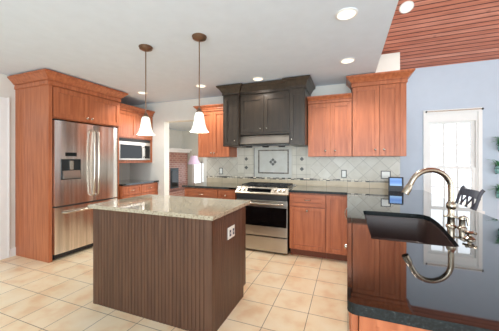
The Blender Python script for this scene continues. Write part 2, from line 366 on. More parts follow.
# ---------------------------------------------------------------- cabinetry builders (local: x right, -y toward the room, z up)
def knob(parent, x, z, y, m=CHROME, r=.014):
    b = B(); lathe(b, [(.006, 0), (.006, -.012), (r, -.016), (r, -.024), (r*.6, -.03), (.001, -.031)], (x, y, z), 14, 'y')
    return obj('knob', b, m, parent, True)
def bowpull(parent, x, z, y, length=.09, m=CHROME, vertical=False, out=.028):
    pts = []
    for i in range(9):
        t = i/8; a = (t-.5)*length; o = -out*math.sin(PI*t)**.6 if 0 < t < 1 else 0
        pts.append((x, y+o, z+a) if vertical else (x+a, y+o, z))
    b = B(); tube(b, pts, .0055, 8); return obj('handle', b, m, parent, True)
def front(parent, name, x0, x1, z0, z1, y, m=CHERRY, fr=.055, t=.02, rec=.012, bev=.002):
    """shaker front: rails, stiles and a recessed field"""
    g = .0022; x0 += g; x1 -= g; z0 += g; z1 -= g
    b = B(); fr = min(fr, (z1-z0)*.28, (x1-x0)*.28)
    bx(b, x0, x0+fr, y-t, y, z0, z1, bev); bx(b, x1-fr, x1, y-t, y, z0, z1, bev)
    bx(b, x0+fr, x1-fr, y-t, y, z0, z0+fr, bev); bx(b, x0+fr, x1-fr, y-t, y, z1-fr, z1, bev)
    bx(b, x0+fr-.001, x1-fr+.001, y-t+rec, y-.002, z0+fr-.001, z1-fr+.001)
    return obj(name, b, m, parent)
def crown(parent, path, z0, z1, out, m=CHERRY, name='crown_moulding'):
    h = z1-z0
    prof = [(0, z0), (.012, z0), (.012, z0+h*.30), (.006, z0+h*.31), (.006, z0+h*.36), (.022, z0+h*.38), (.022, z0+h*.44), (out*.35, z0+h*.5), (out*.5, z0+h*.60), (out*.72, z0+h*.74), (out*.88, z0+h*.82), (out*.88, z0+h*.86), (out, z0+h*.87), (out, z1), (-.01, z1), (-.01, z0)]
    b = B(); sweep(b, path, prof); return obj(name, b, m, parent)

# upper cabinets on the range wall; each thing's origin at the wall, bottom-left corner
def upper(label, x0, x1, z0, ztop, zcr, splits, depth=.323, stile_r=0, knobs=(), out=.075, crown_l=True, crown_r=True, w_=CHERRY):
    t = thing('wall_cabinet', label, 'cabinet', (x0, YB-.001, z0)); W = x1-x0; H = ztop-z0; d = depth
    box('cabinet_box', w_, (0, W, -d+.022, 0, 0, H), t)
    xs = [0]+[s_-x0 for s_ in splits]+[W-stile_r]
    ds = [front(t, 'door', a, c_, .005, H-.03, -d+.022, w_) for a, c_ in zip(xs, xs[1:])]
    if stile_r: box('filler_stile', w_, (W-stile_r+.001, W, -d+.004, -d+.022, 0, H), t)
    for k, (kx, kz) in enumerate(knobs): knob(ds[k], kx-x0, kz-z0, -d+.002)
    path = []
    if crown_l: path.append((0, 0))
    path += [(0, -d), (W, -d)]
    if crown_r: path.append((W, 0))
    box('crown_backer', w_, (.001, W-.001, -d+.001, 0, H-.03, zcr-z0-.002), t)
    crown(t, path, H-.03, zcr-z0, out, w_)
    return t
upper('low cherry wall cabinet left of the dark hood cabinets, beside the doorway', -2.405, -1.812, 1.372, 2.18, 2.245, [-2.11], knobs=[(-2.137, 1.44), (-2.083, 1.44)], out=.06, crown_r=False)
upper('low cherry wall cabinet between the dark hood cabinets and the tall cherry cabinet', -.535, .058, 1.372, 2.165, 2.232, [-.225], knobs=[(-.29, 1.455), (-.16, 1.455)], out=.06, crown_l=False, crown_r=False)
upper('tall cherry wall cabinet at the right end of the range wall', .066, .707, 1.372, 2.35, 2.46, [.40], stile_r=.07, knobs=[(.345, 1.462), (.45, 1.462)], out=.08)

def hood_cabinets():
    t = thing('hood_cabinet', 'dark espresso cabinet group with stepped crown above the range', 'cabinet', (0, YB-.001, 0))
    m = ESP; d = .55; dm = .50; xl0, xl1, xr0, xr1 = -1.805, -1.54, -.765, -.542; zt = 2.33; zm = 1.705
    for nm, a, c_, kx in (('side_cabinet', xl0, xl1, -1.60), ('side_cabinet', xr0, xr1, -.725)):
        s_ = box(nm, m, (a, c_, -d+.02, 0, 1.535, zt), t)
        f = front(s_, 'door', a+.012, c_-.012, 1.545, zt-.04, -d+.02, m, .05, .018)
        f.parent = s_; knob(f, kx, 1.615, -d+.002, CHROME, .012)
        # beaded edge strips
        b = B(); bx(b, a, a+.010, -d+.006, -d+.02, 1.535, zt); bx(b, c_-.010, c_, -d+.006, -d+.02, 1.535, zt); obj('edge_bead', b, m, s_)
    box('middle_box', m, (xl1+.001, xr0-.001, -dm+.02, 0, zm, zt), t)
    xm = (xl1+xr0)/2
    d1 = front(t, 'door', xl1+.008, xm, zm+.03, zt-.05, -dm+.02, m); d2 = front(t, 'door', xm, xr0-.008, zm+.03, zt-.05, -dm+.02, m)
    knob(d1, xm-.05, zm+.085, -dm, CHROME, .012); knob(d2, xm+.05, zm+.085, -dm, CHROME, .012)
    b = B()
    prof = lambda z0, z1, o: [(0, z0), (o*.12, z0), (o*.12, z0+(z1-z0)*.25), (o*.34, z0+(z1-z0)*.45), (o*.6, z0+(z1-z0)*.68), (o*.86, z0+(z1-z0)*.8), (o, z0+(z1-z0)*.9), (o, z1), (-.01, z1), (-.01, z0)]
    sweep(b, [(xl0, 0), (xl0, -d), (xl1, -d), (xl1, -dm), (xr0, -dm), (xr0, -d), (xr1, -d), (xr1, 0)], prof(2.325, 2.462, .08))
    bx(b, xl0+.002, xr1-.002, -dm, 0, 2.32, 2.458)
    obj('crown_moulding', b, m, t)
    # stainless hood insert
    h = B(); prism(h, [(-.50, 1.55), (-.515, 1.57), (-.46, 1.70), (0, 1.70), (0, 1.55)], 'x', xl1+.003, xr0-.003)
    hood = obj('range_hood_insert', h, STEELR, t); hood['label'] = 'stainless range hood insert'
    b = B()
    bx(b, xl1+.004, xr0-.004, -.52, -.49, 1.53, 1.556)
    obj('hood_lip', b, BLACK, hood)
    for x in (-1.42, -1.15, -.9):
        b = B(); lathe(b, [(.045, 1.515), (.06, 1.54)], (x, -.42, 0), 16); obj('hood_lamp', b, IRON, hood, True)
    return t
hood_cabinets()
spotlight((-1.14, 3.64, 1.50), .8, (1, .9, .75), 'hood_bulb')

# ---------------------------------------------------------------- base cabinets, range wall
ZT = .882
def base(label, x0, x1, yf, fronts, loc_y=YB, rz=0, origin=None, depth=None, toe=True):
    """fronts: list of (kind, xa, xb, za, zb, pull)"""
    t = thing('base_cabinet', label, 'cabinet', origin or (x0, YB-.001, 0), rz)
    W = x1-x0; d = depth or (YB-yf)
    b = B(); bx(b, 0, W, -d+.02, 0, .10, ZT); obj('cabinet_box', b, CHERRY, t)
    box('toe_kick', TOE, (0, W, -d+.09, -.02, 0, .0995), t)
    for kind, xa, xb, za, zb_, pull in fronts:
        f = front(t, kind, xa-x0, xb-x0, za, zb_, -d+.02, CHERRY if kind == 'door' else CHERRYH, .05)
        if pull:
            k, px, pz = pull
            if k == 'knob': knob(f, px-x0, pz, -d, CHROME, .015)
            else: bowpull(f, px-x0, pz, -d+.001, .085)
    return t
base('cherry base cabinet left of the range, next to the doorway', -2.48, -1.56, 3.43,
     [('drawer', -2.47, -1.865, .695, .865, ('bar', -2.16, .785)), ('drawer', -1.855, -1.565, .695, .865, ('knob', -1.72, .785)), ('door', -2.47, -2.17, .115, .685, None), ('door', -2.17, -1.865, .115, .685, None), ('door', -1.855, -1.565, .115, .685, None)])
base('cherry base cabinet with drawer directly right of the range', -.745, -.262, 3.43,
     [('drawer', -.742, -.265, .695, .865, ('bar', -.50, .785)), ('door', -.742, -.265, .115, .685, ('knob', -.50, .64))])
base('narrow cherry base cabinet in the corner by the peninsula', -.26, .0, 3.43, [('door', -.257, -.003, .115, .865, None)])

# ---------------------------------------------------------------- counters
def poly_slab(outer, hole, z0, z1):
    b = B(); es = []
    def loop(p):
        v = [b.verts.new((x, y, z1)) for x, y in p]
        return v, [b.edges.new((v[i], v[(i+1) % len(v)])) for i in range(len(v))]
    vo, eo = loop(outer); loops = [vo]; es += eo
    if hole: vh, eh = loop(hole); loops.append(vh); es += eh
    r = bmesh.ops.triangle_fill(b, use_beauty=True, edges=es)
    fs = [f for f in r['geom'] if isinstance(f, bmesh.types.BMFace)]
    low = {}
    for vl in loops:
        for v in vl: low[v] = b.verts.new((v.co.x, v.co.y, z0))
    for f in fs: b.faces.new([low[v] for v in reversed(f.verts)])
    for vl in loops:
        for i in range(len(vl)):
            a, c_ = vl[i], vl[(i+1) % len(vl)]; b.faces.new([a, c_, low[c_], low[a]]).material_index = 1
    return b
def arc(cx, cy, r, a0, a1, n=6): return [(cx+r*math.cos(math.radians(a0+(a1-a0)*i/n)), cy+r*math.sin(math.radians(a0+(a1-a0)*i/n))) for i in range(n+1)]
ct = thing('countertop', 'L-shaped polished black granite countertop of the sink peninsula', 'countertop')
PY0 = .778
outer = [(-.752, 3.40)]+[(-.0, 3.40)]+arc(.025, PY0+.025, .025, 180, 270)+[(.965, PY0), (.965, YB-.001), (-.752, YB-.001)]
hole = [(.118, 1.452), (.47, 1.452)]+[(.497, 1.475), (.510, 1.56), (.527, 1.70), (.545, 1.85), (.556, 1.97), (.558, 2.08), (.556, 2.17), (.532, 2.22), (.49, 2.24)]+[(.14, 2.238), (.118, 2.216)]
outer = outer[:2]+outer[2:]
obj('slab', poly_slab(outer, hole, ZT, .914), [GBLACK, GEDGE], ct)
t2 = box('countertop', GBLACK, (-2.50, -1.545, 3.40, YB-.001, ZT, .914), bev=.003); tag(t2, 'short black granite countertop left of the range', 'countertop')

# undermount sink
def sink():
    t = thing('sink', 'dark brown D-shaped sink sunk into the black peninsula counter', 'sink', (.33, 1.85, .70))
    b = B(); inn = [(x-.33, y-1.85) for x, y in hole]
    def ring(sc, z): return [b.verts.new((x*sc, y*sc, z)) for x, y in inn]
    R = [ring(1.02, .1755), ring(1.0, .1755), ring(.985, .15), ring(.96, .01), ring(.9, -.01), ring(.15, -.015)]
    for A, B_ in zip(R, R[1:]):
        for i in range(len(A)): b.faces.new([A[i], A[(i+1) % len(A)], B_[(i+1) % len(A)], B_[i]])
    b.faces.new(R[-1])
    o = obj('basin', b, SINKM, t, True)
    md = o.modifiers.new('thick', 'SOLIDIFY'); md.thickness = .006; md.offset = 1
    b = B(); lathe(b, [(.04, -.014), (.042, -.008), (.03, -.006), (.012, -.011)], seg=20); obj('drain', b, CHROME, t, True)
sink()

def faucet():
    t = thing('bridge_faucet', 'brushed nickel gooseneck faucet standing beside the brown sink', 'faucet', (.60, 1.905, .914))
    b = B(); lathe(b, [(.028, 0), (.028, .006), (.021, .012), (.019, .05), (.021, .056), (.021, .066), (.018, .072), (.017, .105), (.024, .112), (.026, .122), (.026, .135), (.022, .146), (.017, .152), (.0165, .16)]); obj('column', b, NICKEL, t, True)
    dirv = Vector((.337-.60, 1.85-1.905, 0)).normalized(); R = .115
    pts = [Vector((0, 0, .155)), Vector((0, 0, .20))]
    for i in range(1, 17):
        a = PI*i/16*.85; pts.append(dirv*(R-R*math.cos(a))+Vector((0, 0, .232+R*math.sin(a))))
    last = pts[-1]; pts.append(last+dirv*.015+Vector((0, 0, -.03)))
    b = B(); tube(b, pts, .016, 14); obj('gooseneck', b, NICKEL, t, True)
    e = pts[-1]; b = B(); tube(b, [e, e+dirv*.006+Vector((0, 0, -.012)), e+dirv*.011+Vector((0, 0, -.022)), e+dirv*.03+Vector((0, 0, -.058))], [.016, .019, .021, .022], 14); obj('spray_head', b, NICKEL, t, True)
    b = B(); tube(b, [(-.03, .0, .061), (.05, -.035, .061)], .006, 10); lathe(b, [(.008, -.006), (.01, 0), (.008, .006)], (-.03, 0, .061), 12); obj('bridge', b, NICKEL, t, True)
    b = B(); lathe(b, [(.024, 0), (.024, .006), (.017, .012), (.016, .045), (.019, .055)], (.043, -.035, 0), 18)
    tube(b, [(.043, -.035, .05), (.043, -.035, .062), (.052, -.04, .07), (.064, -.045, .064), (.068, -.048, .02)], [.016, .015, .01, .008, .006], 10); obj('lever_handle', b, NICKEL, t, True)
faucet()
def soap():
    t = thing('soap_pump', 'small brushed nickel cross-handle valve on the counter, right of the gooseneck faucet', 'valve', (.592, 1.63, .914))
    b = B(); lathe(b, [(.024, 0), (.025, .005), (.016, .012), (.009, .018), (.009, .026), (.02, .032), (.021, .036), (.012, .042)], seg=18); obj('body', b, NICKEL, t, True)
    b = B()
    for k in range(4):
        a = PI/4+k*PI/2; tube(b, [(0, 0, .034), (.03*math.cos(a), .03*math.sin(a), .034)], [.005, .007], 8)
    obj('handle', b, NICKEL, t, True)
soap()

# peninsula body under the counter
def peninsula():
    t = thing('peninsula_cabinet', 'cherry peninsula base under the sink counter, end panel facing the camera', 'cabinet', (0, 0, 0))
    X0, X1, Y0, Y1 = .032, .66, .828, 3.40
    b = B(); bx(b, X0+.002, X1, Y0+.02, 1.38, .1, ZT-.001); bx(b, X0+.002, X1, 2.32, Y1, .1, ZT-.001); bx(b, X0+.002, .05, 1.38, 2.32, .1, ZT-.001); bx(b, .62, X1, 1.38, 2.32, .1, ZT-.001); bx(b, .05, .62, 1.38, 2.32, .1, .5); obj('cabinet_box', b, CHERRY, t)
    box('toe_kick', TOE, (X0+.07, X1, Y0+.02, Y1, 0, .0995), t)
    e = thing_part('end_panel', t, (X0, Y0+.02, 0), 0)
    front_into(e, 0, X1-X0, .0, ZT-.002, 0, .03)
    # doors toward the kitchen, each with a vertical pull near its edge
    ys = [.86, 1.33, 1.80, 2.27, 2.80, 3.38]
    for k, (a, c_) in enumerate(zip(ys, ys[1:])):
        L_ = c_-a; f = front(t, 'door', 0, L_, .115, .865, 0, CHERRY)
        f.location = (X0, c_, 0); f.rotation_euler = (0, 0, -PI/2)
        if k == 3: bowpull(f, .06, .78, -.0195, .13, vertical=True, out=.032)
        elif k == 1: knob(f, .10, .78, -.02, CHROME, .013)
def thing_part(name, parent, loc, rz):
    global _pl
    _pl = (name, parent, loc, rz); return _pl
def front_into(e, x0, x1, z0, z1, y, fr):
    name, parent, loc, rz = e
    o = front(parent, name, x0, x1, z0, z1, y, CHERRY, .045, .02); o.location = loc; o.rotation_euler = (0, 0, rz); return o
peninsula()

# ---------------------------------------------------------------- range
def cooker():
    X0, X1, Y0 = -1.535, -.762, 3.42; W = X1-X0
    t = thing('range', 'stainless slide-in gas range with black oven window under the hood', 'stove', (X0, Y0, 0))
    D = YB-.015-Y0
    box('body', BLACK, (.004, W-.004, .03, D, .03, .865), t)
    b = B(); bx(b, -.012, W+.012, .02, D, .866, .918); bx(b, .0, W, D-.06, D, .918, .935); obj('cooktop', b, STEELR, t)
    b = B(); bx(b, .03, W-.03, .09, D-.07, .919, .923); obj('burner_tray', b, BLACK, t)
    b = B(); prism(b, [(-.035, .835), (-.045, .85), (.045, .928), (.085, .922), (.085, .835)], 'x', -.012, W+.012); cp = obj('control_panel', b, mat('panel_steel', srgb(168, 160, 148), .42, 1), t)
    sl = math.atan2(.078, .09)
    def onp(s_): return (-.045+.09*s_, .85+.078*s_)
    for x in (.05, .115, W-.185, W-.12, W-.055):
        y, z = onp(.5); n = Vector((0, -.078, .09)).normalized()
        b = B(); c0 = Vector((x, y, z)); tube(b, [c0, c0+n*.008, c0+n*.01, c0+n*.026], [.024, .024, .018, .016], 16); obj('knob', b, CHROME, cp, True)
    y1, z1 = onp(.2); y2, z2 = onp(.82); n = Vector((0, -.078, .09)).normalized()*.002
    b = B(); v = [b.verts.new((x, y+n.y, z+n.z)) for x, y, z in ((.17, y1, z1), (W-.24, y1, z1), (W-.24, y2, z2), (.17, y2, z2))]; b.faces.new(v); r = bmesh.ops.extrude_face_region(b, geom=b.faces[:]); bmesh.ops.translate(b, verts=[q for q in r['geom'] if isinstance(q, bmesh.types.BMVert)], vec=(0, .004, -.004)); obj('display', b, BLACKGLASS, cp)
    box('vent_band', IRON, (.006, W-.006, -.018, .028, .755, .834), t)
    b = B(); bx(b, .005, W-.005, -.02, .028, .25, .75, .003); dr = obj('oven_door', b, STEELR, t)
    box('window', BLACKGLASS, (.012, W-.012, -.024, -.019, .385, .655), dr)
    b = B(); tube(b, [(.05, -.065, .71), (W*.5, -.072, .71), (W-.05, -.065, .71)], .013)
    for x in (.07, W-.07): bx(b, x-.01, x+.01, -.065, -.018, .70, .72)
    obj('handle', b, CHROME, dr, True)
    b = B(); bx(b, .005, W-.005, -.02, .028, .035, .235, .003); dw = obj('warming_drawer', b, STEELR, t)
    for x in (.05, W-.05):
        for y in (.08, D-.08): b = B(); lathe(b, [(.018, 0), (.018, .03)], (x, y, 0), 10); obj('foot', b, BLACK, t)
    for gx in (.035, W/2-.115, W-.265):
        g = B()
        for k in range(2): bx(g, gx+.0, gx+.23, .12+k*.36, .132+k*.36, .945, .958)
        for k in range(3): bx(g, gx+k*.109, gx+.012+k*.109, .12, .49, .945, .958)
        for y in (.20, .305, .41): bx(g, gx+.02, gx+.21, y, y+.010, .948, .958)
        for x, y in ((gx, .12), (gx+.218, .12), (gx, .48), (gx+.218, .48)): bx(g, x, x+.012, y, y+.012, .923, .95)
        obj('grate', g, IRON, t)
    for x, y in ((.15, .21), (.15, .4), (W/2, .3), (W-.15, .21), (W-.15, .4)):
        b = B(); lathe(b, [(.045, .923), (.045, .932), (.032, .934), (.032, .94)], (x, y, 0), 18); obj('burner', b, IRON, t, True)
cooker()

# ---------------------------------------------------------------- tile backsplash
def backsplash():
    t = thing('tile_backsplash', 'travertine tile backsplash with mosaic band along the range wall', 'backsplash', (0, YB-.010, 0))
    y0, y1 = 0, .009
    b = B(); bx(b, -2.42, -1.7905, y0, y1, 1.03, 1.370); obj('diagonal_tile_field', b, TDIAG, t)
    b = B(); bx(b, -.5365, XW, y0, y1, 1.03, 1.370); obj('diagonal_tile_field', b, TDIAG, t)
    for xa, xb in ((-1.79, -1.488), (-.832, -.537)):
        b = B(); bx(b, xa, xb, y0, y1, 1.03, 1.53); obj('straight_tile_field', b, TSTR, t)
    b = B(); bx(b, -1.488, -.832, y0, y1, 1.03, 1.53); pn = obj('range_panel', b, TPANEL, t)
    b = B(); bx(b, -2.42, XW, y0, y1, .915, 1.0); obj('base_row', b, TBASE, t)
    b = B(); bx(b, -2.42, XW, y0-.004, y1, 1.001, 1.033); obj('mosaic_band', b, MOSAIC, t)
    xa, xb, za, zb_ = -1.412, -.885, 1.095, 1.495; f = .022
    b = B(); bx(b, xa, xb, y0-.004, y0, za, za+f); bx(b, xa, xb, y0-.004, y0, zb_-f, zb_); bx(b, xa, xa+f, y0-.004, y0, za+f, zb_-f); bx(b, xb-f, xb, y0-.004, y0, za+f, zb_-f); obj('mosaic_frame', b, MOSAICD, pn)
    b = B(); bx(b, -1.492, -1.482, y0-.005, y0, 1.03, 1.53); obj('pencil_liner', b, FRAMEGREY, pn)
    b = B(); bx(b, -.838, -.828, y0-.005, y0, 1.03, 1.53); obj('pencil_liner', b, mat('pale_liner', srgb(196, 190, 178), .4), pn)
    cx, cz = -1.153, 1.29
    for dx, dz in ((-.035, 0), (.035, 0), (0, -.035), (0, .035), (0, 0)):
        b = B(); s_ = .03 if (dx or dz) else .016
        prism(b, [(cx+dx-s_, cz+dz), (cx+dx, cz+dz-s_), (cx+dx+s_, cz+dz), (cx+dx, cz+dz+s_)], 'y', y0-.006-(0 if (dx or dz) else .003), y0); obj('medallion_tile', b, ACCENT if (dx or dz) else TPANEL, pn)
    for x, z in ((-1.631, 1.341), (-1.631, 1.193), (-.675, 1.339), (-.675, 1.179)):
        b = B(); s_ = .034; prism(b, [(x-s_, z), (x, z-s_), (x+s_, z), (x, z+s_)], 'y', y0-.005, y0); obj('accent_tile', b, ACCENT, t)
backsplash()

def outlet(label, loc, w=.075, h=.12, rz=0, dark=False, horizontal=False, cover=True):
    t = thing('outlet_plate', label, 'outlet', loc, rz, None)
    b = B(); bx(b, -w/2, w/2, -.005, 0, -h/2, h/2, .002); obj('trim_ring', b, FRAMEGREY if not dark else PLASTIC, t)
    b = B(); bx(b, -w/2+.011, w/2-.011, -.008, -.0051, -h/2+.011, h/2-.011, .001); obj('cover_plate', b, PLASTIC, t)
    n = 2 if w > .09 or dark else 1
    for k in range(n):
        cx = 0 if n == 1 else (-w/4+.002 if k == 0 else w/4-.002)
        b = B(); bx(b, cx-.014, cx+.014, -.011, -.0081, -.026, .026, .002); s_ = obj('socket', b, mat('socket_dark', srgb(60, 66, 86), .4) if dark else PLASTIC, t)
        if dark:
            b = B(); bx(b, cx-.006, cx-.003, -.0125, -.0111, -.008, .008); bx(b, cx+.003, cx+.006, -.0125, -.0111, -.008, .008); obj('slot', b, PLASTIC, s_)
outlet('framed outlet plate on the tiles left of the range', (-2.12, YB-.0112, 1.124), .075, .115)
outlet('framed outlet plate on the tiles below the low cabinet right of the hood', (-.046, YB-.0112, 1.115), .075, .115)
outlet('wide framed switch plate on the tiles behind the small framed screen', (.51, YB-.0112, 1.112), .125, .115)

def tablet():
    t = thing('photo_frame', 'small black-framed screen glowing blue on the black counter by the tile wall', 'digital frame', (.60, 3.80, .915), math.radians(-6))
    o = B(); bx(o, -.088, .088, 0, .014, 0, .185, .003)
    f = obj('frame', o, mat('black_frame', srgb(16, 18, 30), .3), t); f.rotation_euler = (math.radians(-10), 0, 0)
    o = B(); bx(o, -.070, .068, -.003, .001, .068, .168); s_ = obj('screen', o, SCREEN, f); s_['label'] = 'blue lit screen'
    o = B(); prism(o, [(.03, .0), (.09, 0), (.095, .008), (.04, .10), (.03, .1)], 'x', -.03, .03); obj('stand', o, BLACK, t)
tablet()

# ---------------------------------------------------------------- refrigerator wall (local x -> world +y, local -y -> world +x)
XF = -3.58
def RW(label, name, cat, y0): return thing(name, label, cat, (XL+.001, y0, 0), PI/2)
DP = XF-XL
def fridge_cabinet():
    t = RW('cherry refrigerator surround with tall side panel, overhead doors and crown', 'refrigerator_cabinet', 'cabinet', 2.074)
    W = 3.165-2.074; d = DP; p = .045
    box('side_panel', CHERRY, (0, p, -d, 0, 0, 2.30), t, .002)
    box('side_panel', CHERRY, (W-.02, W, -d+.02, 0, 0, 2.30), t)
    box('overhead_box', CHERRY, (p+.0005, W-.0205, -d+.022, 0, 1.875, 2.30), t)
    d1 = front(t, 'door', p+.012, .545, 1.89, 2.285, -d+.022, CHERRY, .06); d2 = front(t, 'door', .545, W-.004, 1.89, 2.285, -d+.022, CHERRY, .06)
    knob(d1, .51, 1.935, -d+.002); knob(d2, .58, 1.935, -d+.002)
    box('crown_backer', CHERRY, (.001, W-.001, -d+.001, 0, 2.3005, 2.45), t)
    crown(t, [(0, 0), (0, -d), (W, -d), (W, 0)], 2.30, 2.458, .09)
fridge_cabinet()
def fridge():
    Y0, Y1, YS = 2.124, 3.085, 2.665
    t = thing('refrigerator', 'stainless french door refrigerator with ice dispenser beside the tall cherry panel', 'refrigerator', (XL+.03, Y0, 0), PI/2)
    W = Y1-Y0; d = -3.535-(XL+.03); s_ = YS-Y0
    box('body', mat('fridge_grey', srgb(92, 90, 90), .5), (.004, W-.004, -d+.075, 0, .03, 1.80), t)
    def panel(name, xa, xb, za, zb_, bow=.012):
        b = B(); n = 10; pts = [(xb, -d+.07), (xa, -d+.07)]
        for i in range(n+1):
            u = i/n; pts.append((xa+(xb-xa)*u, -d+bow*(2*u-1)**4*1.0-.0))
        prism(b, pts, 'z', za, zb_); return obj(name, b, STEEL, t, True)
    dl = panel('door', .003, s_-.003, .715, 1.845); dr = panel('door', s_+.003, W-.003, .715, 1.845); fz = panel('freezer_drawer', .003, W-.003, .085, .695)
    box('kick_grille', IRON, (.02, W-.02, -d+.05, -.1, .02, .08), t)
    for x in (.04, W-.04):
        b = B(); lathe(b, [(.022, 0), (.022, .02)], (x, -d+.12, 0), 12); obj('foot', b, IRON, t)
    for dd, x in ((dl, s_-.035), (dr, s_+.035)):
        pts = [(x, -d+.002, .80), (x, -d-.045, .83), (x, -d-.058, 1.05), (x, -d-.062, 1.3), (x, -d-.058, 1.55), (x, -d-.045, 1.74), (x, -d+.002, 1.77)]
        b = B(); tube(b, pts, .013, 10); obj('handle', b, CHROME, dd, True)
    pts = [(.10, -d+.002, .62), (.12, -d-.045, .62), (W/2, -d-.058, .62), (W-.12, -d-.045, .62), (W-.10, -d+.002, .62)]
    b = B(); tube(b, pts, .013, 10); obj('handle', b, CHROME, fz, True)
    # dispenser
    b = B(); x0, x1, z0, z1 = .075, .335, 1.06, 1.335
    bx(b, x0, x1, -d-.006, -d+.004, z0, z0+.012); bx(b, x0, x1, -d-.006, -d+.004, z1-.012, z1); bx(b, x0, x0+.012, -d-.006, -d+.004, z0, z1); bx(b, x1-.012, x1, -d-.006, -d+.004, z0, z1)
    bx(b, x0+.012, x1-.012, -d-.001, -d+.002, z0+.012, z1-.012)
    dp = obj('ice_dispenser', b, mat('dispenser_dark', srgb(52, 56, 58), .3, .5), dl)
    b = B(); prism(b, [(-d-.001, z0+.012), (-d-.03, z0+.012), (-d-.03, z0+.03), (-d-.012, z0+.12), (-d-.001, z0+.12)], 'x', x0+.014, x1-.014); obj('drip_tray', b, STEELR, dp)
    b = B(); bx(b, x0+.10, x0+.15, -d-.02, -d-.001, z0+.13, z1-.02, .003); obj('paddle', b, CHROME, dp)
    b = B(); bx(b, .13, .28, -d-.003, -d+.002, 1.375, 1.425); obj('display', b, BLACKGLASS, dl)
    for xa in (.0, W-.12): b = B(); bx(b, xa, xa+.12, -d+.03, -d+.12, 1.845, 1.86); obj('hinge_cover', b, IRON, t)
fridge()

# left run past the refrigerator
UX = -3.68
def left_upper():
    y0 = 3.18; W = YB-.002-y0; d = UX-XL
    t = RW('cherry wall cabinet holding the microwave in the left corner', 'wall_cabinet', 'cabinet', y0)
    b = B(); bx(b, 0, W, -d+.022, 0, 1.715, 2.22); bx(b, 0, .02, -d+.02, 0, 1.27, 1.715); bx(b, W-.10, W, -d+.02, 0, 1.27, 1.715); bx(b, .02, W-.10, -d+.02, 0, 1.27, 1.32); obj('cabinet_box', b, CHERRY, t)
    front(t, 'door', .0, W*.5, 1.725, 2.20, -d+.022); front(t, 'door', W*.5, W-.01, 1.725, 2.20, -d+.022)
    box('crown_backer', CHERRY, (.001, W-.001, -d+.001, 0, 2.2205, 2.295), t)
    crown(t, [(0, -d), (W-.005, -d)], 2.20, 2.30, .06)
    m = thing('microwave', 'stainless microwave with dark door built in under the left corner cabinet', 'microwave', (XL+.02, 3.205, 1.322), PI/2)
    w_ = YB-.105-3.21; dd = UX-XL+.015
    box('casing', STEELR, (.0, w_, -dd+.03, -.02, .0, .385), m)
    b = B(); bx(b, .0, w_, -dd+.005, -dd+.03, 0, .30, .003); dr = obj('door', b, STEELR, m)
    box('window', BLACKGLASS, (.03, w_*.70, -dd+.001, -dd+.0055, .03, .275), dr)
    b = B(); tube(b, [(w_*.75, -dd-.0+.005, .05), (w_*.75, -dd-.03, .07), (w_*.75, -dd-.03, .23), (w_*.75, -dd+.005, .25)], .008, 8); obj('handle', b, CHROME, dr, True)
    box('control_panel', BLACKGLASS, (w_*.80, w_-.015, -dd+.001, -dd+.0055, .03, .275), m)
    b = B(); bx(b, 0, w_, -dd+.005, -dd+.03, .30, .33); obj('top_trim', b, STEELR, m)
    b = B(); bx(b, 0, w_, -dd+.012, -dd+.03, .331, .385); obj('vent_grille', b, IRON, m)
left_upper()
def left_base():
    y0 = 3.18; W = YB-.002-y0; d = -3.55-XL
    t = RW('cherry base cabinet with drawers in the left corner by the refrigerator', 'base_cabinet', 'cabinet', y0)
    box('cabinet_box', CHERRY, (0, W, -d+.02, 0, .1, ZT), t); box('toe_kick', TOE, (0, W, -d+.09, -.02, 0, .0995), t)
    h = W/2
    for a, c_ in ((0, h), (h, W)):
        f = front(t, 'drawer', a+.003, c_-.003, .71, .865, -d+.02, CHERRY, .035); bowpull(f, (a+c_)/2, .79, -d+.001, .085)
        f = front(t, 'drawer', a+.003, c_-.003, .42, .70, -d+.02, CHERRY, .045); bowpull(f, (a+c_)/2, .57, -d+.001, .085)
        front(t, 'drawer', a+.003, c_-.003, .115, .41, -d+.02, CHERRY, .045)
    o = box('countertop', GBLACK, (XL+.001, -3.53, 3.175, YB-.002, ZT, .914), bev=.003); tag(o, 'black granite countertop in the left corner under the microwave', 'countertop')
    t = RW('grey tile backsplash panel with thin dark band beside the refrigerator', 'tile_backsplash', 'backsplash', 3.18)
    b = B(); bx(b, 0, .52, -.009, 0, .915, 1.27); obj('tile_field', b, TSTR, t)
    b = B(); bx(b, 0, .52, -.012, -.0091, 1.03, 1.05); obj('mosaic_band', b, MOSAICD, t)
left_base()

